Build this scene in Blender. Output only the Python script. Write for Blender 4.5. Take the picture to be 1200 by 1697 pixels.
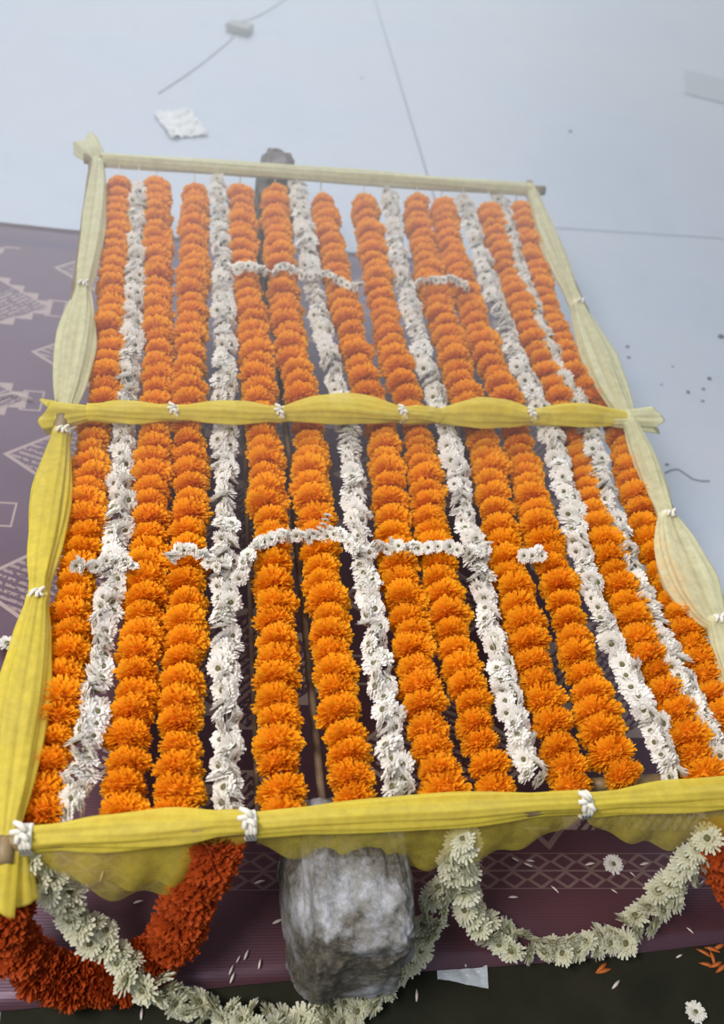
import bpy, bmesh, math, random
from mathutils import Vector, Matrix, Quaternion, noise
random.seed(7)
R_ = random.random
def rr(a, b): return a + (b - a) * random.random()
for o in list(bpy.data.objects): bpy.data.objects.remove(o)
SC = bpy.context.scene
COL = SC.collection
PI = math.pi

# ------------------------------------------------------------------ camera
cam = bpy.data.cameras.new('camera')
cam.sensor_fit = 'HORIZONTAL'; cam.sensor_width = 36.0; cam.lens = 36.0 * 1510.5 / 1200.0
cam.clip_start = 0.05; cam.clip_end = 60
cam.dof.use_dof = True; cam.dof.focus_distance = 1.35; cam.dof.aperture_fstop = 4.0
co = bpy.data.objects.new('camera', cam); COL.objects.link(co)
m = Matrix(((0.98269, -0.00086, -0.18528), (-0.1174, 0.77074, -0.62625), (0.14333, 0.63715, 0.75729))).to_4x4()
m.translation = Vector((0.1979, -0.41983, 1.40328))
co.matrix_world = m
SC.camera = co
# ------------------------------------------------------------------ light
w = bpy.data.worlds.new('world'); SC.world = w; w.use_nodes = True
w.node_tree.nodes['Background'].inputs[0].default_value = (0.86, 0.93, 1.0, 1)
w.node_tree.nodes['Background'].inputs[1].default_value = 0.33
def area(name, loc, target, sx, sy, power, col):
    l = bpy.data.lights.new(name, 'AREA'); l.shape = 'RECTANGLE'; l.size = sx; l.size_y = sy
    l.energy = power; l.color = col
    o = bpy.data.objects.new(name, l); COL.objects.link(o)
    o.location = loc
    o.rotation_euler = (Vector(target) - Vector(loc)).to_track_quat('-Z', 'Y').to_euler()
    return o
area('far_soft_light', (0.2, 4.9, 3.1), (0.5, 1.0, 0.0), 5.0, 3.8, 270, (0.86, 0.93, 1.0))  # added unseen area light, placed for the falloff and the mat's sheen
area('warm_fill_light', (-1.3, -0.4, 3.2), (0.5, 0.6, 0.0), 1.3, 0.5, 95, (1.0, 0.93, 0.86))  # added warm fill to lift the flowers, no such lamp seen
SC.view_settings.view_transform = 'Standard'; SC.view_settings.look = 'None'
HAZE = .33
SC.view_settings.exposure = 0.25; SC.view_settings.gamma = 1.0
SC.view_settings.use_curve_mapping = False

# ------------------------------------------------------------------ data (metres)
MARI = [[(0.0449,1.448,0.272),(0.0508,1.1317,0.272),(0.0544,0.9136,0.272),(0.0537,0.7734,0.269),(0.0384,0.7115,0.2426),(0.0419,0.5757,0.272),(0.0412,0.4544,0.272),(0.0339,0.3453,0.272),(0.0337,0.2465,0.272),(0.0259,0.1571,0.272),(0.0187,0.0396,0.2658)],[(0.1245,1.4702,0.272),(0.1321,1.1384,0.272),(0.1405,0.8681,0.272),(0.1409,0.742,0.2586),(0.1374,0.5765,0.272),(0.1344,0.4537,0.272),(0.1316,0.3432,0.272),(0.1283,0.2433,0.272),(0.1222,0.1526,0.272),(0.117,0.0347,0.2628)],[(0.2076,1.4806,0.272),(0.207,1.2061,0.272),(0.2007,0.9917,0.272),(0.1964,0.7915,0.2713),(0.1966,0.6508,0.265),(0.1977,0.5012,0.272),(0.1934,0.3851,0.272),(0.1904,0.2606,0.272),(0.1862,0.1497,0.272),(0.1809,0.0315,0.2609)],[(0.309,1.4933,0.272),(0.3062,1.1527,0.272),(0.3165,0.9628,0.272),(0.3197,0.7813,0.2703),(0.323,0.635,0.2693),(0.323,0.4524,0.272),(0.3215,0.297,0.272),(0.3168,0.1616,0.272),(0.3159,0.0247,0.2569)],[(0.3864,1.4777,0.272),(0.3819,1.1796,0.272),(0.3852,0.9849,0.272),(0.3925,0.8139,0.2719),(0.4063,0.7181,0.2445),(0.3973,0.5789,0.272),(0.3972,0.4519,0.272),(0.4006,0.316,0.272),(0.4009,0.1858,0.272),(0.404,0.0957,0.272),(0.409,0.0363,0.2638)],[(0.4929,1.5035,0.272),(0.4947,1.232,0.272),(0.5033,1.0107,0.272),(0.5148,0.8517,0.272),(0.5389,0.7294,0.2517),(0.5292,0.5801,0.272),(0.5211,0.4511,0.272),(0.5205,0.335,0.272),(0.5208,0.2298,0.272),(0.5212,0.1251,0.272),(0.5287,0.0372,0.2644)],[(0.5908,1.4518,0.272),(0.5851,1.2402,0.272),(0.581,0.9967,0.272),(0.5894,0.8215,0.272),(0.6063,0.7213,0.246),(0.5925,0.5807,0.272),(0.586,0.4506,0.272),(0.585,0.3336,0.272),(0.5886,0.2275,0.272),(0.5919,0.131,0.272),(0.5999,0.0372,0.2644)],[(0.7156,1.4536,0.272),(0.7,1.2284,0.272),(0.701,1.0424,0.272),(0.7052,0.8946,0.272),(0.7111,0.7657,0.2672),(0.7296,0.7118,0.2427),(0.7078,0.5406,0.272),(0.6999,0.389,0.272),(0.7002,0.2654,0.272),(0.7006,0.1543,0.272),(0.7118,0.0355,0.2633)],[(0.7812,1.4868,0.272),(0.7665,1.2565,0.272),(0.7675,1.0864,0.272),(0.7733,0.8978,0.272),(0.7881,0.7675,0.2677),(0.7965,0.6974,0.243),(0.775,0.5274,0.272),(0.7762,0.3879,0.272),(0.7725,0.2633,0.272),(0.7738,0.1512,0.272),(0.7769,0.0854,0.272),(0.788,0.0458,0.2695)],[(0.8879,1.4478,0.272),(0.8804,1.2668,0.272),(0.8773,1.0738,0.272),(0.8828,0.885,0.272),(0.8909,0.77,0.2683),(0.9106,0.7003,0.2424),(0.8773,0.5007,0.272),(0.8803,0.3864,0.272),(0.8808,0.2601,0.272),(0.8943,0.1559,0.272),(0.9108,0.0405,0.2663)],[(0.9664,1.4954,0.272),(0.9475,1.25,0.272),(0.9366,1.0181,0.272),(0.9434,0.8525,0.272),(0.996,0.7365,0.2561),(0.9759,0.5987,0.2719),(0.9631,0.4741,0.272),(0.9633,0.3491,0.272),(0.9645,0.2253,0.272),(0.9693,0.1232,0.272),(0.9946,0.0332,0.262)]]
WHITE = [[(0.0877,1.418,0.286),(0.0925,1.1158,0.286),(0.092,0.8498,0.286),(0.0874,0.7525,0.2757),(0.0884,0.6745,0.2672),(0.0915,0.5262,0.286),(0.0884,0.4432,0.286),(0.0822,0.3349,0.286),(0.0746,0.2185,0.286),(0.0657,0.123,0.286),(0.0586,0.0301,0.2741)],[(0.2593,1.4636,0.286),(0.2603,1.1296,0.286),(0.26,0.8577,0.286),(0.2566,0.7262,0.2627),(0.2518,0.502,0.286),(0.2479,0.3313,0.286),(0.2461,0.1844,0.286),(0.245,0.0301,0.274)],[(0.4374,1.4732,0.286),(0.4394,1.2069,0.286),(0.4472,1.0082,0.286),(0.4557,0.8501,0.286),(0.471,0.7402,0.2698),(0.4669,0.6392,0.2824),(0.4631,0.4772,0.286),(0.4611,0.3268,0.286),(0.4631,0.2042,0.286),(0.465,0.0946,0.286),(0.4686,0.0354,0.2772)],[(0.6495,1.4611,0.286),(0.6364,1.2247,0.286),(0.6344,1.0396,0.286),(0.6386,0.8755,0.286),(0.6539,0.7437,0.2715),(0.6502,0.6435,0.2813),(0.6435,0.5024,0.286),(0.6436,0.3914,0.286),(0.6425,0.2585,0.286),(0.6436,0.1494,0.286),(0.654,0.0401,0.28)],[(0.827,1.4566,0.286),(0.8224,1.2414,0.286),(0.8222,1.0522,0.286),(0.8284,0.8844,0.286),(0.8484,0.7584,0.2784),(0.842,0.6294,0.2842),(0.8309,0.4894,0.286),(0.8253,0.3771,0.286),(0.8299,0.2423,0.286),(0.8434,0.1506,0.286),(0.8579,0.0345,0.2766)],[(0.9212,1.4805,0.286),(0.9078,1.2491,0.286),(0.9025,1.0576,0.286),(0.9074,0.8529,0.286),(0.9318,0.7491,0.274),(0.9173,0.6308,0.284),(0.9044,0.4632,0.286),(0.9058,0.3521,0.286),(0.9144,0.2291,0.286),(0.9257,0.1277,0.286),(0.9456,0.0376,0.2785)]]
CROSS = [[(0.2876,1.1081,0.306),(0.3035,1.1214,0.306),(0.3275,1.1214,0.306),(0.3447,1.1049,0.306),(0.3628,1.1064,0.306),(0.3821,1.126,0.306),(0.4056,1.1139,0.306),(0.4221,1.0914,0.306),(0.4537,1.1058,0.306),(0.4781,1.1038,0.306),(0.5004,1.0817,0.306),(0.5383,1.0689,0.306)],[(0.6517,1.0934,0.306),(0.6659,1.1025,0.306),(0.7056,1.1097,0.306),(0.731,1.1076,0.306),(0.7524,1.097,0.306),(0.758,1.0733,0.306)],[(0.0361,0.3899,0.306),(0.0572,0.3864,0.306),(0.0777,0.3948,0.306),(0.1031,0.3945,0.306),(0.1181,0.3813,0.306)],[(0.1682,0.396,0.306),(0.1828,0.4114,0.306),(0.2066,0.41,0.306),(0.2241,0.3954,0.306),(0.2474,0.3764,0.306)],[(0.2655,0.3652,0.306),(0.2797,0.3903,0.306),(0.2962,0.4206,0.306),(0.3198,0.4355,0.306),(0.3477,0.44,0.306),(0.3708,0.4376,0.306),(0.3947,0.4433,0.306),(0.423,0.4432,0.306),(0.44,0.4254,0.306),(0.4536,0.4043,0.306)],[(0.4686,0.4111,0.306),(0.4962,0.4191,0.306),(0.534,0.4153,0.306),(0.5733,0.4185,0.306),(0.602,0.4147,0.306),(0.6397,0.4061,0.306),(0.6682,0.4238,0.306)],[(0.7132,0.3971,0.306),(0.7385,0.4016,0.306),(0.7518,0.3943,0.306)]]
SWAG_A = [(0.0183,-0.0182,0.26),(0.0286,-0.0325,0.23),(0.0455,-0.0433,0.18),(0.0732,-0.0638,0.13),(0.0985,-0.0835,0.1),(0.1289,-0.1087,0.08),(0.1634,-0.1302,0.06),(0.2102,-0.144,0.03),(0.266,-0.1586,0.02),(0.322,-0.171,0.02),(0.3794,-0.1705,0.02),(0.4308,-0.1589,0.02),(0.4748,-0.1361,0.03),(0.5062,-0.1046,0.05),(0.527,-0.0745,0.08),(0.5436,-0.0453,0.14),(0.5454,-0.0229,0.25)]
SWAG_B = [(0.5458,-0.0211,0.26),(0.562,-0.0354,0.18),(0.5812,-0.0519,0.1),(0.6047,-0.0763,0.05),(0.6448,-0.0942,0.022),(0.6891,-0.1056,0.02),(0.735,-0.1094,0.02),(0.7874,-0.1087,0.02),(0.8423,-0.0967,0.025),(0.878,-0.0764,0.05),(0.8878,-0.0599,0.12),(0.8887,-0.0493,0.19),(0.8884,-0.0416,0.25)]
SWAG_C = [(-0.016,-0.0174,0.2),(-0.0263,-0.0385,0.17),(-0.0236,-0.0606,0.12),(0.0003,-0.08,0.06),(0.0451,-0.1014,0.035),(0.0916,-0.104,0.035),(0.1348,-0.0952,0.045),(0.1746,-0.0724,0.09),(0.202,-0.0448,0.17),(0.2183,-0.0246,0.22),(0.2252,-0.0128,0.26)]
SWAG_D = [(0.9088,-0.0434,0.24),(0.9578,-0.0533,0.15),(1.0106,-0.0693,0.08),(1.0727,-0.0796,0.04),(1.1207,-0.0744,0.07),(1.0989,-0.0458,0.2)]

# ------------------------------------------------------------------ materials
class NT:
    def __init__(s, name):
        s.m = bpy.data.materials.new(name); s.m.use_nodes = True
        s.t = s.m.node_tree; s.b = s.t.nodes['Principled BSDF']; s.out = s.t.nodes['Material Output']
    def n(s, typ, **kw):
        k = s.t.nodes.new(typ)
        for a, b in kw.items(): setattr(k, a, b)
        return k
    def l(s, a, b): s.t.links.new(a, b)
    def math(s, op, a, b=None, c=None):
        k = s.n('ShaderNodeMath', operation=op)
        for i, v in enumerate((a, b, c)):
            if v is None: continue
            if isinstance(v, (int, float)): k.inputs[i].default_value = v
            else: s.l(v, k.inputs[i])
        return k.outputs[0]
    def mix(s, f, a, b):
        k = s.n('ShaderNodeMix', data_type='RGBA')
        if isinstance(f, (int, float)): k.inputs[0].default_value = f
        else: s.l(f, k.inputs[0])
        for i, v in ((6, a), (7, b)):
            if isinstance(v, tuple): k.inputs[i].default_value = (*v, 1)
            else: s.l(v, k.inputs[i])
        return k.outputs[2]
    def noise(s, vec, scale, detail=3, rough=.6):
        k = s.n('ShaderNodeTexNoise'); k.inputs['Scale'].default_value = scale
        k.inputs['Detail'].default_value = detail; k.inputs['Roughness'].default_value = rough
        s.l(vec, k.inputs['Vector']); return k.outputs[0]
    def ramp(s, f, lo, hi):
        k = s.n('ShaderNodeMapRange'); k.inputs[1].default_value = lo; k.inputs[2].default_value = hi
        s.l(f, k.inputs[0]); return k.outputs[0]
    def obj(s): return s.n('ShaderNodeTexCoord').outputs['Object']
    def bump(s, h, strength, dist):
        k = s.n('ShaderNodeBump'); k.inputs['Strength'].default_value = strength
        k.inputs['Distance'].default_value = dist; s.l(h, k.inputs['Height']); s.l(k.outputs[0], s.b.inputs['Normal'])
    def set(s, **kw):
        for k, v in kw.items():
            k = k.replace('_', ' ')
            s.b.inputs[k].default_value = (*v, 1) if isinstance(v, tuple) else v

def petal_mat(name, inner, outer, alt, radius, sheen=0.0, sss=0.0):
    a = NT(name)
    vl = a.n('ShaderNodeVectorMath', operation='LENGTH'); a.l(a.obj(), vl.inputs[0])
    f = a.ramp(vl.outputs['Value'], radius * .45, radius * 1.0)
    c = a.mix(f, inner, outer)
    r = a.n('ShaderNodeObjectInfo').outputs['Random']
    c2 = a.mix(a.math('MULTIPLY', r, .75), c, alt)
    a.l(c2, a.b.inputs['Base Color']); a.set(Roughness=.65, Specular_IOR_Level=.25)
    # thin petals pass some light
    tr = a.n('ShaderNodeBsdfTranslucent'); a.l(c2, tr.inputs[0])
    mx = a.n('ShaderNodeMixShader'); mx.inputs[0].default_value = .28
    a.l(a.b.outputs[0], mx.inputs[1]); a.l(tr.outputs[0], mx.inputs[2]); a.l(mx.outputs[0], a.out.inputs[0])
    return a.m
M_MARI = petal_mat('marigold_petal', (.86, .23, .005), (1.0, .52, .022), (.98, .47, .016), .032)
M_MARI_SHADED = petal_mat('shaded_marigold_petal', (.28, .028, .004), (.52, .085, .012), (.42, .065, .010), .032)  # marigold petals in shade: the shade is put into a darker, redder colour
M_DAISY = petal_mat('white_petal', (.88, .86, .80), (.97, .95, .93), (.93, .91, .89), .02)
M_DAISY2 = petal_mat('greenish_white_petal', (.62, .62, .44), (.80, .81, .68), (.70, .69, .52), .02)
def simple(name, col, rough=.7, col2=None, scale=30, bump=0):
    a = NT(name); a.set(Roughness=rough)
    if col2:
        f = a.ramp(a.noise(a.obj(), scale, 4), .35, .65)
        a.l(a.mix(f, col, col2), a.b.inputs['Base Color'])
    else: a.set(Base_Color=col)
    if bump: a.bump(a.noise(a.obj(), scale * 3, 4), .5, bump)
    return a.m
M_CENTRE = simple('flower_centre', (.10, .10, .045), .8, (.17, .15, .06), 400)
M_STRING = simple('cotton_string', (.75, .72, .64), .8)
M_BAMBOO = simple('bamboo', (.28, .20, .10), .5, (.17, .11, .055), 25, .001)
M_DARKSTICK = simple('dark_cane', (.13, .085, .05), .6, (.22, .15, .09), 40)
M_PETAL_LOOSE = simple('loose_petal', (.80, .70, .66), .6)
M_PETAL_OR = simple('loose_orange_petal', (.55, .14, .02), .6)
M_PAPER = simple('paper', (.90, .91, .92), .7, (.78, .80, .83), 20)
M_BOX = simple('card_box', (.42, .43, .40), .7, (.30, .32, .32), 30)
M_DIRT = simple('dirt', (.12, .12, .14), .9)
M_THREAD = simple('grey_thread', (.25, .27, .32), .9)
M_FILM = simple('clear_film', (.45, .50, .56), .25)
def gauze(name, col, col2, alpha):
    a = NT(name)
    o = a.obj()
    f = a.ramp(a.noise(o, 14, 4), .3, .7)
    c = a.mix(f, col, col2)
    a.l(c, a.b.inputs['Base Color']); a.set(Roughness=.55, Specular_IOR_Level=.3)
    tl = a.n('ShaderNodeBsdfTranslucent'); a.l(c, tl.inputs[0])
    tp = a.n('ShaderNodeBsdfTransparent')
    m1 = a.n('ShaderNodeMixShader'); m1.inputs[0].default_value = .35
    a.l(a.b.outputs[0], m1.inputs[1]); a.l(tl.outputs[0], m1.inputs[2])
    m2 = a.n('ShaderNodeMixShader')
    # fold density: threads bunch and thin out along the cloth
    st = a.n('ShaderNodeMapping'); st.inputs['Scale'].default_value = (1, 1, 1); a.l(o, st.inputs[0])
    d = a.ramp(a.noise(st.outputs[0], 60, 3), .3, .75)
    a.l(a.math('ADD', a.math('MULTIPLY', d, .22), alpha - .11), m2.inputs[0])
    a.l(tp.outputs[0], m2.inputs[1]); a.l(m1.outputs[0], m2.inputs[2]); a.l(m2.outputs[0], a.out.inputs[0])
    return a.m
M_GAUZE = gauze('yellow_gauze', (.93, .77, .09), (.86, .71, .11), .70)
M_GAUZE_HAZED = gauze('hazed_yellow_gauze', (.92, .90, .58), (.86, .84, .52), .72)  # the same yellow gauze with haze put into its paler colour
M_GAUZE_THIN = gauze('thin_yellow_gauze', (.82, .68, .08), (.72, .60, .08), .42)
# white marble floor slabs
a = NT('white_floor_slab'); o_ = a.n('ShaderNodeNewGeometry').outputs['Position']
n1 = a.ramp(a.noise(o_, 1.6, 5, .6), .35, .7); n2 = a.ramp(a.noise(o_, 9, 6, .7), .45, .75)
c = a.mix(n1, (.50, .57, .69), (.57, .60, .68)); c = a.mix(a.math('MULTIPLY', n2, .45), c, (.43, .51, .62))
n3 = a.ramp(a.noise(o_, 38, 5, .8), .66, .74); c = a.mix(a.math('MULTIPLY', n3, .25), c, (.33, .38, .46))
a.l(c, a.b.inputs['Base Color']); a.set(Roughness=.42); a.bump(n2, .08, .002)
M_SLAB = a.m
a = NT('shaded_floor_slab'); o_ = a.n('ShaderNodeNewGeometry').outputs['Position']  # near part of the floor, its shade put into a darker slab colour
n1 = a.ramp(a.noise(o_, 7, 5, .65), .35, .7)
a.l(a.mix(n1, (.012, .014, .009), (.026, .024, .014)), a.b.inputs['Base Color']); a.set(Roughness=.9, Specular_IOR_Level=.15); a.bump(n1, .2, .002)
M_SLAB_SHADED = a.m
M_GROUT = simple('grout', (.22, .26, .33), .9)
# rough stones
def stone_mat(name, light, dark, warm):
    a = NT(name); o = a.obj()
    f = a.ramp(a.math('ADD', a.math('MULTIPLY', a.noise(o, 7, 2, .5), .6), a.math('MULTIPLY', a.noise(o, 19, 8, .8), .4)), .455, .555); g = a.ramp(a.noise(o, 70, 6, .8), .42, .58)
    c = a.mix(f, dark, light); c = a.mix(a.math('MULTIPLY', g, .55), c, warm)
    a.l(c, a.b.inputs['Base Color']); a.set(Roughness=.85); a.bump(a.noise(o, 55, 6, .75), .9, .008)
    return a.m
M_STONE = stone_mat('grey_stone', (.52, .54, .60), (.060, .052, .036), (.24, .22, .18))
M_STONE_FAR = stone_mat('brown_stone', (.30, .28, .29), (.12, .085, .075), (.22, .19, .19))
# woven mat with its motifs
a = NT('maroon_mat'); sx = a.n('ShaderNodeSeparateXYZ'); a.l(a.n('ShaderNodeNewGeometry').outputs['Position'], sx.inputs[0])
X, Y = sx.outputs[0], sx.outputs[1]
u = a.math('SUBTRACT', X, a.math('MULTIPLY', Y, .066)); v = a.math('ADD', Y, a.math('MULTIPLY', X, .07))
def rep(x, c0, p):   # signed distance to the nearest of c0 + k p
    return a.math('SUBTRACT', a.math('MODULO', a.math('ADD', a.math('SUBTRACT', x, c0 - p / 2), 100 * p), p), p / 2)
def absn(x): return a.math('ABSOLUTE', x)
def lt(x, t): return a.math('LESS_THAN', x, t)
def gt(x, t): return a.math('GREATER_THAN', x, t)
def AND(p, q): return a.math('MULTIPLY', p, q)
def OR(p, q): return a.math('MAXIMUM', p, q)
dv = absn(rep(v, .873, .3105)); du = absn(rep(u, -.057, .66))
d = a.math('ADD', a.math('DIVIDE', du, .17), a.math('DIVIDE', dv, .125))
line1 = lt(absn(a.math('SUBTRACT', d, .96)), .035)
hatch = lt(absn(rep(a.math('ADD', a.math('MULTIPLY', u, .35), v), 0, .014)), .0035)
nz = gt(a.noise(a.n('ShaderNodeNewGeometry').outputs['Position'], 120, 2), .46)
fill1 = AND(AND(lt(d, .92), hatch), nz)
du2 = absn(rep(u, -.387, .66)); dv2 = absn(rep(v, 1.03, .3105))
st = a.math('ADD', a.math('FLOOR', a.math('DIVIDE', du2, .036)), a.math('FLOOR', a.math('DIVIDE', dv2, .024)))
stepin = lt(st, 4.5)
line2 = AND(stepin, gt(a.math('ADD', a.math('DIVIDE', du2, .036), a.math('DIVIDE', dv2, .024)), 4.85))
hatch2 = lt(absn(rep(a.math('SUBTRACT', u, v), 0, .017)), .005)
fill2 = AND(stepin, AND(hatch2, nz))
rb = AND(lt(absn(a.math('SUBTRACT', absn(du2), .19)), .022), lt(dv2, .03))
rbl = AND(rb, OR(gt(absn(a.math('SUBTRACT', absn(du2), .19)), .018), gt(dv2, .026)))
field = AND(gt(v, .125), lt(v, 1.56))
pat = AND(field, OR(OR(line1, a.math('MULTIPLY', fill1, .75)), OR(OR(line2, rbl), a.math('MULTIPLY', fill2, .75))))
# two rows of small lozenges along the near edge, and small triangles above them
bv = absn(rep(v, .0735, .028)); bu = absn(rep(u, .648, .043))
bd = a.math('ADD', a.math('DIVIDE', bu, .0215), a.math('DIVIDE', bv, .014))
band = AND(AND(gt(v, .0315), lt(v, .0875)), OR(lt(absn(a.math('SUBTRACT', bd, .85)), .2), gt(bv, .0125)))
tu = absn(rep(u, .758, .31)); tv = a.math('SUBTRACT', v, .092)
tri = AND(AND(gt(tv, 0), lt(tv, .05)), AND(lt(tu, a.math('MULTIPLY', tv, .95)), gt(tu, a.math('SUBTRACT', a.math('MULTIPLY', tv, .95), .012))))
pat = OR(OR(pat, a.math('MULTIPLY', band, .32)), a.math('MULTIPLY', tri, .45))
hem = OR(lt(absn(a.math('SUBTRACT', v, 1.582)), .007), lt(absn(a.math('SUBTRACT', v, 1.615)), .003))
base = a.mix(a.ramp(a.noise(a.n('ShaderNodeNewGeometry').outputs['Position'], 3, 3), .3, .7), (.074, .024, .029), (.050, .017, .020))
c = a.mix(a.math('MULTIPLY', pat, .75), base, (.46, .36, .29)); c = a.mix(hem, c, (.03, .015, .04))
a.l(c, a.b.inputs['Base Color']); a.set(Roughness=.40, Specular_IOR_Level=.8, Specular_Tint=(.86, .70, 1.0), Coat_Weight=.15, Coat_Roughness=.34, Coat_IOR=1.6, Sheen_Weight=.05, Sheen_Roughness=.4, Sheen_Tint=(.78, .60, 1.0))
rib = absn(rep(v, 0, .0042)); a.bump(a.math('MULTIPLY', rib, 400), .25, .0006)
M_MAT = a.m

# ------------------------------------------------------------------ helpers
def mesh(name, verts, faces, mats, idx=None, smooth=True):
    me = bpy.data.meshes.new(name); me.from_pydata([tuple(v) for v in verts], [], faces); me.update()
    for mt in (mats if isinstance(mats, (list, tuple)) else [mats]): me.materials.append(mt)
    if smooth: me.polygons.foreach_set('use_smooth', [True] * len(me.polygons))
    if idx: me.polygons.foreach_set('material_index', idx)
    return me
def ob(name, me, parent=None, loc=None):
    o = bpy.data.objects.new(name, me); COL.objects.link(o)
    if parent: o.parent = parent
    if loc is not None: o.location = loc
    return o
def tag(o, label=None, cat=None, group=None, kind=None):
    if label: o['label'] = label
    if cat: o['category'] = cat
    if group: o['group'] = group
    if kind: o['kind'] = kind
    return o
def empty(name, loc, label, cat, group=None):
    o = bpy.data.objects.new(name, None); COL.objects.link(o); o.location = loc; o.empty_display_size = .02
    return tag(o, label, cat, group)
def frame_of(d):
    d = d.normalized(); s = d.cross(Vector((0, 0, 1)))
    if s.length < 1e-4: s = Vector((1, 0, 0))
    s.normalize(); return d, s, s.cross(d)
def tube_data(pts, rad, k=8, cap=True):
    V = []; F = []; n = len(pts)
    for i, p in enumerate(pts):
        p = Vector(p); q = Vector(pts[min(i + 1, n - 1)]) - Vector(pts[max(i - 1, 0)])
        d, s, u_ = frame_of(q); r = rad(i / (n - 1)) if callable(rad) else rad
        for j in range(k):
            t = 2 * PI * j / k; V.append(p + (s * math.cos(t) + u_ * math.sin(t)) * r)
    for i in range(n - 1):
        for j in range(k):
            a_, b_ = i * k + j, i * k + (j + 1) % k
            F.append((a_, b_, b_ + k, a_ + k))
    if cap: F.append(tuple(range(k))[::-1]); F.append(tuple((n - 1) * k + j for j in range(k)))
    return V, F
def resample(pts, step):
    P = [Vector(p) for p in pts]; Q = []
    for i in range(len(P) - 1):           # Catmull-Rom smoothing
        p0, p1, p2, p3 = P[max(i - 1, 0)], P[i], P[i + 1], P[min(i + 2, len(P) - 1)]
        for j in range(12):
            t = j / 12
            Q.append(.5 * ((2 * p1) + (p2 - p0) * t + (2 * p0 - 5 * p1 + 4 * p2 - p3) * t * t + (3 * p1 - p0 - 3 * p2 + p3) * t ** 3))
    Q.append(P[-1]); out = []; acc = 0.0; nxt = 0.0
    for i in range(len(Q) - 1):
        L = (Q[i + 1] - Q[i]).length
        while nxt <= acc + L and L > 1e-9:
            out.append((Q[i].lerp(Q[i + 1], (nxt - acc) / L), (Q[i + 1] - Q[i]).normalized())); nxt += step(nxt) if callable(step) else step
        acc += L
    return out, acc

# ------------------------------------------------------------------ the setting
fl = mesh('floor', [(-2.2, -1.6, -.03), (3.6, -1.6, -.03), (3.6, 5.6, -.03), (-2.2, 5.6, -.03),
                    (-2.2, -1.6, -.004), (3.6, -1.6, -.004), (3.6, 5.6, -.004), (-2.2, 5.6, -.004)],
          [(3, 2, 1, 0), (4, 5, 6, 7), (0, 1, 5, 4), (1, 2, 6, 5), (2, 3, 7, 6), (3, 0, 4, 7)], M_GROUT, smooth=False)
floor = tag(ob('floor', fl), kind='structure')
def slab(x0, x1, y0, y1, mt, gap=.0022, b=.002):
    V = []
    for z, i in ((-.004, 0), (-b * .5, 0), (0, b)):
        V += [(x0 + gap + i, y0 + gap + i, z), (x1 - gap - i, y0 + gap + i, z), (x1 - gap - i, y1 - gap - i, z), (x0 + gap + i, y1 - gap - i, z)]
    F = [(8, 9, 10, 11)]
    for r in (0, 4):
        for j in range(4): F.append((r + j, r + (j + 1) % 4, r + 4 + (j + 1) % 4, r + 4 + j))
    ob('slab', mesh('slab', V, F, mt, smooth=False), floor)
xs = [-2.2, -.6, .9, 2.4, 3.6]; ys = [1.95 - .9, 4.2 - .4, 1.815, 2.9]
ys = [1.0, 3.9, 1.815, 1.1]
for i in range(4):
    for y0, y1 in ((-.045, ys[i]), (ys[i], 5.6)): slab(xs[i], xs[i + 1], y0, y1, M_SLAB)
    for y0, y1 in ((-1.6, -.845), (-.845, -.045)): slab(xs[i] + (.55 if i else 0), xs[i + 1] + (.55 if i < 3 else 0), y0, y1, M_SLAB_SHADED)

# mat: a thin woven sheet, slightly wavy, with a folded far hem
nx, ny = 60, 70; V = []; F = []
for top in (1, 0):
    for j in range(ny + 1):
        for i in range(nx + 1):
            s, t = i / nx, j / ny
            x = -.62 + s * 1.705 + .004 * math.sin(9 * t); y = (-.112 - .01 * s) * (1 - t) + (1.685 - .085 * s) * t + .003 * math.sin(14 * s)
            z = (.0055 + .0022 * noise.noise(Vector((x * 5, y * 9, 0))) + (.006 if abs(t - .985) < .016 else 0)) if top else .0005
            V.append((x, y, z))
n1 = (nx + 1) * (ny + 1)
for j in range(ny):
    for i in range(nx):
        q = j * (nx + 1) + i
        F.append((q, q + 1, q + nx + 2, q + nx + 1)); F.append((n1 + q, n1 + q + nx + 1, n1 + q + nx + 2, n1 + q + 1))
edge = [i for i in range(nx)] ; 
for i in range(nx):
    q = i; F.append((q, n1 + q, n1 + q + 1, q + 1)); q = ny * (nx + 1) + i; F.append((q + 1, n1 + q + 1, n1 + q, q))
for j in range(ny):
    q = j * (nx + 1); F.append((q + nx + 1, n1 + q + nx + 1, n1 + q, q)); q += nx; F.append((q, n1 + q, n1 + q + nx + 1, q + nx + 1))
tag(ob('floor_mat', mesh('floor_mat', V, F, M_MAT)), 'maroon woven mat with pale diamond motifs lying under the flower frame', 'mat')

# added haze volume, standing in for a reflected veil over the far half
hz = bpy.data.materials.new('added_haze'); hz.use_nodes = True; t_ = hz.node_tree; t_.nodes.remove(t_.nodes['Principled BSDF'])
vs = t_.nodes.new('ShaderNodeVolumeScatter'); vs.inputs['Color'].default_value = (.95, .97, 1, 1); vs.inputs['Density'].default_value = HAZE; vs.inputs['Anisotropy'].default_value = .3
t_.links.new(vs.outputs[0], t_.nodes['Material Output'].inputs['Volume'])
V = [(x, y, z) for z in (.016, 1.1) for x, y in ((-2.1, .45), (3.5, .45), (3.5, 5.5), (-2.1, 5.5))]
tag(ob('added_haze', mesh('added_haze', V, [(3, 2, 1, 0), (4, 5, 6, 7), (0, 1, 5, 4), (1, 2, 6, 5), (2, 3, 7, 6), (3, 0, 4, 7)], hz, smooth=False)), 'thin pale haze added as a veil over the far half of the floor', 'added_haze', kind='stuff')

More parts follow.
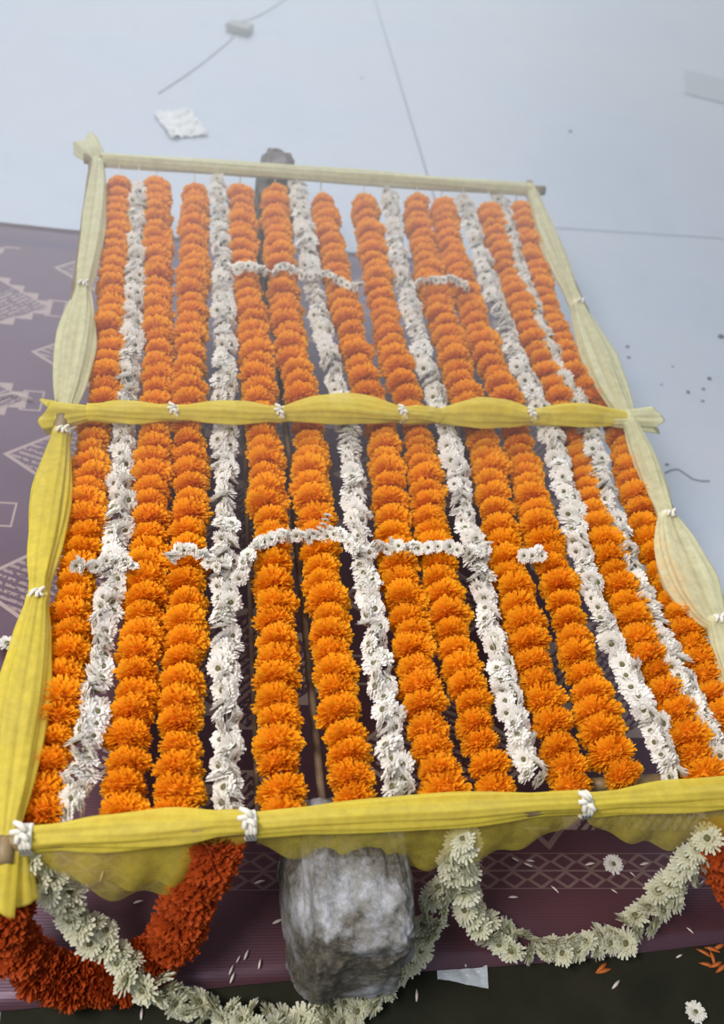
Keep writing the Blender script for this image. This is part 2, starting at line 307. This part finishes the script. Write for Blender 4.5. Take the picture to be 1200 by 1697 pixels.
# ------------------------------------------------------------------ stones that carry the frame
def stone(name, cx, cy, hx, hy, h, mt, seed, rot, label):
    bm = bmesh.new(); bmesh.ops.create_icosphere(bm, subdivisions=6, radius=1)
    for v_ in bm.verts:
        p = v_.co.copy(); e = .55
        q = Vector([math.copysign(abs(c_) ** e, c_) for c_ in p])
        k = 1 + .10 * noise.noise(p * 1.6 + Vector((seed, 0, 0))) + .07 * noise.noise(p * 4 + Vector((seed, 3, 0))) + .03 * noise.noise(p * 11 + Vector((seed, 9, 0)))
        taper = 1 - .10 * (q.z + 1) / 2
        v_.co = Vector((q.x * hx * k * taper, q.y * hy * k * taper, max((q.z * k * h / 2 + h / 2), 0)))
    me = bpy.data.meshes.new(name); bm.to_mesh(me); bm.free(); me.materials.append(mt)
    me.polygons.foreach_set('use_smooth', [True] * len(me.polygons))
    o = ob(name, me, loc=(cx, cy, .004)); o.rotation_euler = (0, 0, rot)
    return tag(o, label, 'stone')
stone('stone', .405, -.048, .082, .118, .268, M_STONE, 2.0, .05, 'mottled grey upright stone under the near edge of the frame')
stone('stone', .398, 1.555, .052, .115, .285, M_STONE_FAR, 7.0, -.1, 'brown grey stone poking out beyond the far top bar')

# ------------------------------------------------------------------ frame: poles, gauze, ties
H = .30
FR = empty('flower_rack', (.5, .74, .27), 'long rectangular pole frame wrapped in tied yellow gauze', 'frame')
OFF = Vector((-.5, -.74, -.27))
def part(name, V, F, mt, **kw): return ob(name, mesh(name, [Vector(v_) + OFF for v_ in V], F, mt, **kw), FR)
def pole(a_, b_, r, mt=M_BAMBOO, name='pole'):
    a_, b_ = Vector(a_), Vector(b_); L = (b_ - a_).length; n = int(L / .02); pts = [a_.lerp(b_, i / n) for i in range(n + 1)]
    V, F = tube_data(pts, lambda t: r * (1 + (.16 if abs(((t * L + .07) % .21) - .1) < .008 else 0)), 12); part(name, V, F, mt)
pole((-.012, -.03, H), (-.008, 1.53, H), .011); pole((1.0, -.05, H), (1.0, 1.52, H), .011)
pole((-.03, 1.487, H + .004), (1.03, 1.487, H + .004), .011)
pole((-.03, .705, H - .002), (1.05, .72, H - .002), .010)
pole((-.04, -.004, H - .002), (1.05, .002, H - .002), .012)
for x0, y0, x1, y1, r in ((.335, .0, .352, 1.49, .005), (.372, .0, .365, 1.49, .006), (.285, .0, .30, 1.49, .0035)):
    pole((x0, y0, H - .075), (x1, y1, H - .07), r, M_DARKSTICK, 'cane')
pole((.75, .05, .235), (1.02, .045, .25), .009, M_BAMBOO, 'cross_stick')

def cloth(A, B, rs, ru, so=0, uo=0, k=7, r0=.32, mt=None, n=44, kk=64, name='cloth_wrap', peak=1.0, twist=1.5, hollow=False):
    """gathered gauze between two ties: rs / ru half width sideways and up, so / uo sag"""
    A, B = Vector(A), Vector(B); d, s, up = frame_of(B - A); ph = rr(0, 6); sd = rr(0, 50); V = []; F = []
    for i in range(n + 1):
        t = i / n; tt = t ** peak; g = math.sin(PI * min(max(tt, 0), 1)) ** .75 if 0 < t < 1 else 0
        pr = r0 + (1 - r0) * g
        c_ = A.lerp(B, t) + s * so * g + up * uo * g
        for j in range(kk):
            th = 2 * PI * j / kk
            pl = 1 + (.13 * math.sin(k * th + ph + twist * math.sin(2.3 * t + ph)) + .07 * math.sin((2 * k + 3) * th + 2 * ph + 4 * t)) * (.5 + .5 * g)
            pl *= 1 + .12 * noise.noise(Vector((math.cos(th) * 1.5 + sd, math.sin(th) * 1.5, t * 4)))
            V.append(c_ + s * math.cos(th) * max(rs * pr, .0150) * pl + up * math.sin(th) * max(ru * pr, .0150) * pl)
    for i in range(n):
        for j in range(kk):
            a_, b_ = i * kk + j, i * kk + (j + 1) % kk; F.append((a_, b_, b_ + kk, a_ + kk))
    return part(name, V, F, mt or M_GAUZE)
# tie: three turns of white thread and a small knot
TV, TF = [], []
for q in range(3):
    ring = [(.0 + .0035 * (q - 1), .0125 * math.cos(2 * PI * i / 16), .0125 * math.sin(2 * PI * i / 16)) for i in range(17)]
    V, F = tube_data(ring, .0024, 6, False); b0 = len(TV); TV += V; TF += [tuple(i + b0 for i in f) for f in F]
for q in range(5):
    c_ = Vector((rr(-.006, .006), rr(-.004, .004), .013 + rr(0, .004))); e_ = c_ + Vector((rr(-.012, .012), rr(-.012, .012), rr(-.002, .006)))
    V, F = tube_data([c_, (c_ + e_) / 2 + Vector((0, 0, .003)), e_], .0028, 6); b0 = len(TV); TV += V; TF += [tuple(i + b0 for i in f) for f in F]
TIE = mesh('tie', TV, TF, M_STRING)
def tie(p, ang=0, s=1.0):
    o = ob('tie', TIE, FR, Vector(p) + OFF); o.rotation_euler = (rr(-.2, .2), 0, ang); o.scale = (s, s, s); return o
GAUZE_HAZED = M_GAUZE_HAZED
# left side rail, near to far
L = [(-.012, -.002, H), (-.010, .339, H), (-.006, .66, H), (-.004, .70, H), (.000, 1.037, H), (-.002, 1.485, H)]
cloth(L[0], L[1], .030, .018, so=-.004, k=6); cloth(L[1], L[2], .027, .018, so=-.003, k=5)
cloth(L[3], L[4], .030, .020, so=0, uo=.002, mt=GAUZE_HAZED, k=6); cloth(L[4], L[5], .022, .016, so=.004, mt=GAUZE_HAZED, k=5, r0=.6)
for q in (L[1], L[4]): tie(q, PI / 2)
tie((-.004, .655, H), PI / 2)
# right side rail: looser bags that hang outwards
Rr = [(1.0, -.01, H), (1.0, .272, H), (.992, .482, H), (.997, .71, H), (.992, 1.054, H), (.998, 1.485, H)]
cloth(Rr[0], Rr[1], .040, .022, so=.01, k=5, mt=GAUZE_HAZED); cloth((1.002, .262, H), Rr[2], .044, .024, so=-.010, k=5, mt=GAUZE_HAZED, peak=.8, r0=.3)
cloth(Rr[2], Rr[3], .022, .018, so=.004, mt=GAUZE_HAZED, k=4, r0=.5); cloth(Rr[3], Rr[4], .032, .020, so=-.002, mt=GAUZE_HAZED, k=6, peak=.9)
cloth(Rr[4], Rr[5], .024, .016, so=-.002, mt=GAUZE_HAZED, k=5)
for q in (Rr[1], Rr[2], Rr[4]): tie(q, PI / 2)
# middle bar
xm = [-.02, .173, .351, .568, .70, .808, .985]
ym = lambda x: .705 + .014 * x
MB_ = [(.0, .030, .173, .016, .004), (.173, .351, 0, .021, .004), (.351, .568, 0, .030, .014), (.568, .808, 0, .028, .008), (.808, .985, 0, .024, .004)]
for x0, x1, _, r, so in ((.03, .173, 0, .020, -.002), (.173, .351, 0, .022, .0), (.351, .568, 0, .028, .012), (.568, .635, 0, .012, 0), (.635, .808, 0, .030, .006), (.808, .99, 0, .026, .004)):
    cloth((x0, ym(x0), H), (x1, ym(x1), H), r, r * .75, so=-so, uo=.004, k=4, r0=.36, twist=2.2)
for x in (.173, .351, .568, .808): tie((x, ym(x), H + .001), 0)
# flared ends of the middle bar
def flare(A, B, r0, r1, k, mt=None, name='cloth_end', n=26, kk=60, flat=.7):
    A, B = Vector(A), Vector(B); d, s, up = frame_of(B - A); V = []; F = []; ph = rr(0, 6)
    for i in range(n + 1):
        t = i / n; r = r0 + (r1 - r0) * (t ** .8)
        for j in range(kk):
            th = 2 * PI * j / kk; pl = 1 + .22 * t * math.sin(k * th + ph) + .08 * math.sin((k * 2 + 1) * th + ph)
            V.append(A.lerp(B, t) + d * .010 * t * math.sin(3 * th + ph) + s * math.cos(th) * r * pl + up * math.sin(th) * r * pl * flat)
    for i in range(n):
        for j in range(kk):
            a_, b_ = i * kk + j, i * kk + (j + 1) % kk; F.append((a_, b_, b_ + kk, a_ + kk))
    # puckered inside
    c0 = len(V); V.append(B - d * .02)
    for j in range(kk): F.append((n * kk + j, n * kk + (j + 1) % kk, c0))
    return part(name, V, F, mt or M_GAUZE)
flare((.045, .706, H), (-.035, .700, H - .004), .010, .030, 5)
flare((.945, .716, H), (1.052, .716, H), .012, .026, 5, mt=GAUZE_HAZED)
# far top bar: thin, smoothly wrapped
cloth((.01, 1.487, H + .004), (1.0, 1.487, H + .004), .016, .016, k=3, r0=.85, mt=GAUZE_HAZED, n=80, twist=9)
flare((.012, 1.47, H), (-.030, 1.535, H + .01), .012, .030, 4, mt=GAUZE_HAZED)
# near bar: fat gathered pieces
for x0, x1, r in ((.010, .270, .021), (.270, .702, .021), (.702, 1.02, .021)):
    cloth((x0, -.003, H), (x1, .001, H), r, r * .6, so=-.002, k=5, r0=.34, twist=2.5, n=60)
for x in (.012, .270, .702): tie((x, -.004, H + .003), 0, 1.25)
flare((-.008, .02, H), (-.028, -.058, H - .035), .012, .044, 6)
# loose gauze hanging under the near bar
def skirt(x0, x1, depth, y0, fwd, k, seed):
    n, mm = 70, 12; V = []; F = []
    for i in range(n + 1):
        s = i / n; g = math.sin(PI * s) ** .6 if 0 < s < 1 else 0
        for j in range(mm + 1):
            t = j / mm; fold = .006 * math.sin(k * s * 6.28 + seed + 2 * t) * t * g
            V.append((x0 + (x1 - x0) * s, y0 - fwd * g * math.sin(t * 1.5) + fold - .006, H - .004 - depth * g * t * (1 + .18 * noise.noise(Vector((s * 5, seed, 0))))))
    for i in range(n):
        for j in range(mm): q = i * (mm + 1) + j; F.append((q, q + mm + 1, q + mm + 2, q + 1))
    part('loose_cloth', V, F, M_GAUZE_THIN)
skirt(.012, .27, .07, -.006, .030, 5, 1.3); skirt(.27, .702, .075, -.006, .030, 7, 4.1); skirt(.702, 1.02, .06, -.006, .032, 5, 8.2)
skirt(.02, .25, .10, -.004, .034, 3, 2.3)

# ------------------------------------------------------------------ blooms
def marigold(seed, mt, R=.0305, T=.0165, n=480):
    random.seed(seed); V = []; F = []
    for j in range(7):
        for i in range(12):
            la = PI * (j / 6 - .5); lo = 2 * PI * i / 12; V.append((R * .68 * math.cos(la) * math.cos(lo), T * .62 * math.sin(la), R * .68 * math.cos(la) * math.sin(lo)))
    for j in range(6):
        for i in range(12):
            a_, b_ = j * 12 + i, j * 12 + (i + 1) % 12; F.append((a_, b_, b_ + 12, a_ + 12))
    lump = [rr(.86, 1.12) for _ in range(9)]
    for q in range(n):
        y = 1 - 2 * (q + .5) / n; y = y * .96; r = math.sqrt(1 - y * y); ph = q * 2.39996 + rr(-.15, .15)
        lm = lump[int(((ph % (2 * PI)) / (2 * PI)) * 9) % 9]
        # domed on the +Y side, tucked in on the -Y side
        k = rr(.86, 1.10) * lm
        rad = R * k * (max(r, .25) ** .55) * (1.0 if y > -.2 else 1 - .28 * (-y - .2)); yy = T * y * 1.15 * rr(.9, 1.15) - .35 * T * (rad / R) ** 2 + .2 * T
        dv_ = Vector((math.cos(ph), 0, math.sin(ph)))
        tip = dv_ * rad + Vector((0, yy, 0)); base = dv_ * rad * .58 + Vector((0, yy * .55, 0))
        tg = Vector((-math.sin(ph), rr(-.7, .7), math.cos(ph))).normalized(); wd = rr(.0022, .0034); out = (tip - base).normalized()
        b0 = len(V); c_ = out.cross(tg) * rr(-.002, .002)
        V += [base - tg * wd * .5, base + tg * wd * .5, tip - tg * wd + out * rr(-.0016, .0012), tip + out * rr(-.001, .0026) + c_, tip + tg * wd + out * rr(-.0016, .0012)]
        F += [(b0, b0 + 3, b0 + 2), (b0, b0 + 1, b0 + 3), (b0 + 1, b0 + 4, b0 + 3)]
    return mesh('marigold_bloom', V, F, mt, smooth=False)
def daisy(seed, mt, R=.0172, n=22, centre=True):
    random.seed(seed); V = []; F = []; idx = []
    for layer, (k, el, sc) in enumerate(((n, .12, 1.0), (n - 3, .42, .86), (n - 8, .8, .6))):
        for q in range(k):
            ph = 2 * PI * (q + rr(-.2, .2)) / k + layer * .3; e = el + rr(-.16, .16); L_ = R * sc * rr(.86, 1.1); wd = rr(.0021, .0030)
            o = Vector((math.cos(ph), math.sin(ph), 0)); tg = Vector((-math.sin(ph), math.cos(ph), rr(-.3, .3))).normalized(); z = Vector((0, 0, 1))
            b0 = len(V); p0 = o * .0035; p1 = o * L_ * .55 * math.cos(e) + z * L_ * .6 * math.sin(e); p2 = o * L_ * math.cos(e) + z * L_ * math.sin(e) * .8
            V += [p0 - tg * wd * .5, p0 + tg * wd * .5, p1 - tg * wd, p1 + z * -.0008, p1 + tg * wd, p2 - tg * wd * .6, p2 + tg * wd * .6]
            F += [(b0, b0 + 3, b0 + 2), (b0, b0 + 1, b0 + 3), (b0 + 1, b0 + 4, b0 + 3), (b0 + 2, b0 + 3, b0 + 5), (b0 + 3, b0 + 6, b0 + 5), (b0 + 3, b0 + 4, b0 + 6)]
            idx += [0] * 6
    if not centre: return mesh('white_bloom', V, F, [mt], None, smooth=False)
    b0 = len(V); cr = .0046
    V.append(Vector((0, 0, .0052)))
    for q in range(9): V.append(Vector((cr * math.cos(q * .698), cr * math.sin(q * .698), .0030)))
    for q in range(9): V.append(Vector((.7 * cr * math.cos(q * .698), .7 * cr * math.sin(q * .698), -.003)))
    for q in range(9):
        r2 = (q + 1) % 9; F.append((b0, b0 + 1 + q, b0 + 1 + r2)); F.append((b0 + 1 + q, b0 + 10 + q, b0 + 10 + r2, b0 + 1 + r2)); idx += [1, 1]
    return mesh('white_bloom', V, F, [mt, M_CENTRE], idx, smooth=False)
MARI_M = [marigold(100 + i, M_MARI) for i in range(8)]; MARI_SHADED_M = [marigold(200 + i, M_MARI_SHADED) for i in range(4)]
DAI_M = [daisy(300 + i, M_DAISY) for i in range(6)]; DAI2_M = [daisy(400 + i, M_DAISY2, R=.0205) for i in range(4)]
DAI_O = [daisy(300 + i, M_DAISY, centre=False) for i in range(6)]; DAI2_O = [daisy(400 + i, M_DAISY2, R=.0205, centre=False) for i in range(4)]
random.seed(5); V = [Vector((0, 0, .0056))]; F = []
for z, r in ((.0046, .0026), (.0028, .0046), (-.003, .0034)):
    for q in range(10): V.append(Vector((r * math.cos(q * .6283), r * math.sin(q * .6283), z + (rr(-.0004, .0004) if z > 0 else 0))))
for q in range(10):
    r2 = (q + 1) % 10; F.append((0, 1 + q, 1 + r2)); F.append((1 + q, 11 + q, 11 + r2, 1 + r2)); F.append((11 + q, 21 + q, 21 + r2, 11 + r2))
CENTRE = mesh('centre', V, F, M_CENTRE, smooth=False)
def near_bloom(me):        # petals-only twin of a white bloom: its centre becomes a child
    return DAI_O[DAI_M.index(me)] if me in DAI_M else DAI2_O[DAI2_M.index(me)]
random.seed(21)
def bloom(name, me, parent, p, axis, fwd, spin, sc):
    """axis: which way the local 'fwd' axis of the mesh points"""
    q = Vector(fwd).rotation_difference(axis) @ Quaternion(Vector(fwd), spin)
    o = bpy.data.objects.new(name, me); COL.objects.link(o); o.parent = parent
    o.location = Vector(p) - parent.location; o.rotation_mode = 'QUATERNION'; o.rotation_quaternion = q
    o.scale = (sc, sc, sc) if not isinstance(sc, tuple) else sc
    return o
def string(parent, pts, r=.0012, ext0=None, ext1=None):
    P = ([Vector(ext0)] if ext0 else []) + [Vector(p) for p in pts] + ([Vector(ext1)] if ext1 else [])
    P = [p - parent.location for p in P]; V, F = tube_data(P, r, 5); ob('string', mesh('string', V, F, M_STRING), parent)
def jit(v_, a_): return (v_ + Vector((rr(-a_, a_), rr(-a_, a_), rr(-a_, a_)))).normalized()
def marigold_garland(pts, label, ms=MARI_M, group='marigold garlands of the frame', pitch=.031, ties=True, scale=1.0):
    far = pts[0]; root = empty('marigold_garland', far, label, 'garland', group)
    S, L_ = resample(pts[::-1], lambda s: pitch * rr(.82, 1.2)); 
    for p, d in S:
        if p.y > 1.448: continue
        sc = rr(.88, 1.1) * scale
        if abs(p.y - .71) < .04 and ties: sc *= .86
        ysc = sc * rr(.95, 1.25)
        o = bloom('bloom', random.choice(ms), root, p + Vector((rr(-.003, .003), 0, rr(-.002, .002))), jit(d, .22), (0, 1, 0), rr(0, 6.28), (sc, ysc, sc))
    e = Vector((far[0], 1.487, .312)) if ties else None
    string(root, [p for p, d in S][::-1][::2], ext0=e); return root
def white_garland(pts, label, ms=DAI_M, group='white flower garlands of the frame', pitch=.0088, w_=.0105, sc0=1.03, ties=True, name='white_flower_garland', zoff=.0):
    far = pts[0]; root = empty(name, far, label, 'garland', group)
    S, L_ = resample(pts, lambda s: pitch * rr(.75, 1.25)); k = 0
    for p, d in S:
        k += 1; side = d.cross(Vector((0, 0, 1))); side = side.normalized() if side.length > .1 else Vector((1, 0, 0)); sg = 1 if k % 2 else -1
        n_ = (d * rr(-1, 1) + side * (sg * rr(.1, 1.1)) + Vector((0, 0, rr(.1, 1.3)))).normalized()
        me_ = random.choice(ms); near = p.y < .42 and sc0 > .9
        b_ = bloom('bloom', near_bloom(me_) if near else me_, root, p + side * sg * rr(.2, 1) * w_ + Vector((0, 0, rr(-.003, .006) + zoff)), n_, (0, 0, 1), rr(0, 6.28), rr(.82, 1.12) * sc0)
        if near: ob('centre', CENTRE, b_)
    string(root, [p for p, d in S][::3], ext0=Vector((far[0], 1.487, .312)) if ties else None); return root
ML = ['outermost marigold garland beside the left yellow rail',
 'marigold garland just right of the leftmost white garland',
 'marigold garland just left of the second white garland from the left',
 'marigold garland just right of the second white garland from the left',
 'marigold garland just left of the third white garland, beside the stone',
 'marigold garland just right of the third white garland from the left',
 'marigold garland just left of the fourth white garland from the left',
 'marigold garland just right of the fourth white garland from the left',
 'marigold garland just left of the fifth white garland from the left',
 'single marigold garland between the two rightmost white garlands',
 'outermost marigold garland beside the right pale yellow rail']
for p, l_ in zip(MARI, ML): marigold_garland(p, 'orange ' + l_)
WL = ['leftmost white flower garland, between first and second marigold garlands',
 'second white flower garland from the left, hanging almost straight',
 'third white flower garland from the left, ending right of the grey stone',
 'fourth white flower garland from the left, near the frame middle',
 'fifth white flower garland from the left, leaning to the right',
 'rightmost white flower garland, beside the outer right marigold garland']
for p, l_ in zip(WHITE, WL): white_garland(p, l_)
CL = ['short white flower string across the far middle marigold garlands',
 'short white flower string across two far marigold garlands on the right',
 'short white flower string across the near left rail and leftmost garland',
 'short white flower string arching over the third marigold garland near the front',
 'white flower string with a raised bud over two near middle marigold garlands',
 'white flower string across two near marigold garlands right of the middle',
 'tiny white flower string over the ninth marigold garland near the front']
for i, (p, l_) in enumerate(zip(CROSS, CL)):
    r_ = white_garland(p, l_, group='white flower strings tied across', pitch=.0075, w_=.004, sc0=.64 if i < 2 else .70, ties=False, name='cross_string')
    if i == 4:
        q = Vector(p[6]); 
        for t in range(5): bloom('bloom', DAI_M[t % 6], r_, q + Vector((.003 * t, .006 * t, .004 * t)), Vector((.3, 1, .5)).normalized(), (0, 0, 1), t, .42)
# swags in front of the near bar
white_garland(SWAG_A, 'greenish white flower swag looping over the floor below the left and the stone', DAI2_M, 'flower swags below the near bar', .0115, .012, 1.0, False, 'flower_swag', .012)
white_garland(SWAG_B, 'white flower swag looping below the right half of the near bar', DAI2_M, 'flower swags below the near bar', .0115, .013, 1.0, False, 'flower_swag', .012)
for sw, l_ in ((SWAG_C, 'thick red orange marigold swag darkened by shade at the bottom left corner'), (SWAG_D, 'red orange marigold swag darkened by shade at the right edge below the bar')):
    r_ = marigold_garland([(x, y, z + .012) for x, y, z in sw], l_, MARI_SHADED_M, 'flower swags below the near bar', .022, False, 1.12); r_.name = 'flower_swag'

# ------------------------------------------------------------------ loose things on the floor
def flower(p, n_, label, me, sc):
    o = bpy.data.objects.new('white_flower', near_bloom(me)); ob('centre', CENTRE, o); COL.objects.link(o); o.location = p; o.scale = (sc,) * 3
    o.rotation_mode = 'QUATERNION'; o.rotation_quaternion = Vector((0, 0, 1)).rotation_difference(Vector(n_).normalized()); tag(o, label, 'flower', 'fallen white flowers')
flower((.855, .007, .014), (.05, -.1, 1), 'fallen white flower on the mat border inside the right swag', DAI_M[1], .95)
flower((.918, -.208, .010), (-.1, .1, 1), 'fallen white flower on shaded floor at the bottom right corner', DAI_M[2], .9)
flower((-.104, .439, .016), (.1, .3, 1), 'fallen white flower on the purple mat left of the rail', DAI_M[3], 1.0)
PV = []; PF = []
for i in range(5):
    t = i / 4; wdt = .0022 * math.sin(PI * (.15 + .8 * t)); PV += [(-.008 + .016 * t, -wdt, .0012 + .002 * math.sin(PI * t)), (-.008 + .016 * t, wdt, .0012 + .002 * math.sin(PI * t)), (-.008 + .016 * t, 0, .0002 + .002 * math.sin(PI * t))]
for i in range(4):
    a_ = 3 * i; PF += [(a_, a_ + 3, a_ + 5, a_ + 2), (a_ + 2, a_ + 5, a_ + 4, a_ + 1), (a_ + 1, a_ + 4, a_ + 3, a_)]
PET = mesh('petal', PV, PF, M_PETAL_LOOSE); PETO = mesh('petal_orange', PV, PF, M_PETAL_OR)
PETALS = [(0.6995, 0.0264, -0.6, 0.94), (0.7182, 0.0167, -0.5, 1.13), (0.7237, 0.0229, -0.2, 1.02), (0.752, -0.0226, -0.9, 1.16), (0.6827, -0.0291, -0.1, 1.18), (0.8475, -0.0324, -0.7, 0.84), (0.8855, -0.0092, -0.9, 0.81), (0.911, 0.0051, 0.1, 1.3), (0.9515, -0.0986, -0.9, 0.96), (0.9246, -0.1309, 0.3, 0.94), (0.8125, -0.1603, 0.6, 1.4), (0.2548, -0.0948, 1.1, 1.08), (0.0726, 0.0464, 1.3, 1.3), (0.2946, -0.0904, 1.3, 1.09), (0.2764, -0.077, 1.1, 1.18), (0.2652, -0.0816, 1.0, 0.89), (0.2561, -0.105, 1.1, 1.18), (0.3233, -0.036, 0.3, 1.32), (0.1254, 0.006, 0.2, 1.11), (0.2998, 0.0213, 0.2, 1.24), (0.1344, -0.137, 1.5, 1.2), (-0.1014, 0.3963, 0.3, 0.84), (0.5133, -0.1483, 1.4, 1.25), (0.943, -0.0376, -0.9, 1.15), (0.3961, -0.0162, 0.7, 0.98), (0.9983, -0.0296, 0.5, 0.82), (0.8199, 0.0114, 0.1, 1.32)]
for i, (x, y, an, sc) in enumerate(PETALS):
    o = ob('petal', PET, None, (x, y, .008 if y > -.11 else .001)); o.rotation_euler = (0, 0, an); o.scale = (sc * .8,) * 3
    if y < -.11: w_ = 'on the dark bare floor in front of the mat'
    elif x > .6: w_ = 'on the mat inside the right white swag'
    elif x > .3: w_ = 'on the mat between the stone and the right white swag'
    elif x > .2: w_ = 'on the mat just left of the grey stone'
    else: w_ = 'on the mat beside the red orange swag'
    tag(o, 'loose pale petal ' + w_, 'petal', 'loose pale petals ' + w_)
for i, (x, y) in enumerate([(0.9649, -0.13), (0.9763, -0.1394), (0.9926, -0.1237), (0.9634, -0.1468), (0.986, -0.1529), (0.9779, -0.148), (0.9812, -0.127), (0.7958, -0.1368), (0.7993, -0.1412)]):
    o = ob('petal', PETO, None, (x, y, .001)); o.rotation_euler = (rr(-.1, .1), 0, rr(0, 6)); o.scale = (1.5,) * 3
    tag(o, 'loose orange petal on shaded floor at the right edge', 'petal', 'loose orange petals')
# crumpled paper
def sheet(name, cx, cy, sx, sy, rot, amp, mt, label, cat, lift=.004, n=14, thick=.0015, seed=0, fold=0):
    V = []; F = []
    for t in (1, 0):
        for j in range(n + 1):
            for i in range(n + 1):
                x, y = (i / n - .5) * sx, (j / n - .5) * sy; h = lift + amp * (abs(noise.noise(Vector((x * 40 + seed, y * 40, 0)))) + .4 * abs(noise.noise(Vector((x * 110, y * 110, seed))))) + fold * abs(x) / sx
                x += .06 * sx * noise.noise(Vector((y * 30, seed, 1))); y += .06 * sy * noise.noise(Vector((x * 30, seed, 2)))
                V.append((x, y, h + (thick if t else 0)))
    m_ = (n + 1) ** 2
    for j in range(n):
        for i in range(n):
            q = j * (n + 1) + i; F += [(q, q + 1, q + n + 2, q + n + 1), (m_ + q, m_ + q + n + 1, m_ + q + n + 2, m_ + q + 1)]
    for i in range(n):
        q = i; F.append((q, m_ + q, m_ + q + 1, q + 1)); q = n * (n + 1) + i; F.append((q + 1, m_ + q + 1, m_ + q, q))
        q = i * (n + 1); F.append((q + n + 1, m_ + q + n + 1, m_ + q, q)); q += n; F.append((q, m_ + q, m_ + q + n + 1, q + n + 1))
    o = ob(name, mesh(name, V, F, mt, smooth=False), None, (cx, cy, 0)); o.rotation_euler = (0, 0, rot); return tag(o, label, cat)
sheet('crumpled_paper', .17, 2.24, .115, .15, .35, .02, M_PAPER, 'crumpled white paper scrap on the pale floor beyond the frame', 'paper', lift=.001)
sheet('plastic_wrapper', 2.20, 2.80, .34, .22, -.35, .006, M_FILM, 'clear grey wrapper on the pale floor at the upper right edge', 'wrapper', lift=.001, thick=.001)
sheet('plastic_wrapper', .585, -.125, .075, .03, -.25, .006, M_FILM, 'small clear wrapper on shaded floor between the two white swags', 'wrapper', lift=.001, thick=.0008, seed=4)
# small crushed box
bm = bmesh.new(); bmesh.ops.create_cube(bm, size=1)
for v_ in bm.verts: v_.co = Vector((v_.co.x * .085 + rr(-.005, .005), v_.co.y * .055 + rr(-.006, .006), (v_.co.z + .5) * .024 + rr(0, .004)))
bmesh.ops.bevel(bm, geom=bm.edges[:], offset=.004, segments=2, affect='EDGES')
zmin = min(v_.co.z for v_ in bm.verts)
for v_ in bm.verts: v_.co.z -= zmin
me = bpy.data.meshes.new('crushed_box'); bm.to_mesh(me); bm.free(); me.materials.append(M_BOX)
bx_ = ob('crushed_box', me, None, (.365, 2.92, 0)); bx_.rotation_euler = (0, 0, -.35); tag(bx_, 'small crushed grey box on the pale floor at the top', 'box')
def thread(pts, r, mt, label, cat='thread', name='thread'):
    c0 = Vector(pts[0]); S, _ = resample(pts, .02); V, F = tube_data([p - c0 for p, d in S], r, 6); tag(ob(name, mesh(name, V, F, mt), None, c0), label, cat)
thread([(.10, 2.42, .001), (.22, 2.62, .001), (.34, 2.86, .001), (.345, 2.96, .001), (.44, 3.06, .001), (.56, 3.25, .001)], .0022, M_THREAD, 'long thin grey thread running past the crushed box')
thread([(1.25, .855, .001), (1.285, .868, .001), (1.315, .835, .001), (1.36, .832, .001)], .0016, M_THREAD, 'short curved grey thread on the floor right of the frame')
thread([(-.20, 1.04, .010), (-.17, 1.055, .010), (-.14, 1.045, .010), (-.12, 1.035, .010)], .0014, M_STRING, 'short pale thread lying on the mat at the left')
for i, (x, y, s) in enumerate(((1.585, 1.347, 1.5), (1.30, 1.291, .8), (1.408, 1.126, .9), (1.485, 1.178, 1.0), (1.455, 1.139, .8), (1.436, 1.095, .7), (1.29, 1.25, .7), (1.264, .881, .7), (1.451, 2.399, 1.3), (.769, 2.648, .8), (.015, 2.874, .6), (1.40, 1.22, .5), (1.345, 1.15, .5))):
    bm = bmesh.new(); bmesh.ops.create_icosphere(bm, subdivisions=1, radius=.0062 * s)
    for v_ in bm.verts: v_.co = Vector((v_.co.x * rr(.8, 1.5), v_.co.y * rr(.6, 1.1), max(v_.co.z * .5, -.001)))
    me = bpy.data.meshes.new('dirt_speck'); bm.to_mesh(me); bm.free(); me.materials.append(M_DIRT)
    w_ = 'beyond the far top bar' if y > 2 else ('at the right edge of the photo' if x > 1.42 else 'close to the right rail')
    l_ = 'largest dark speck on the pale floor, at the far right edge' if i == 0 else 'small dark speck on the pale floor ' + w_
    tag(ob('dirt_speck', me, None, (x, y, .001)), l_, 'speck', None if i == 0 else 'dark specks ' + w_)
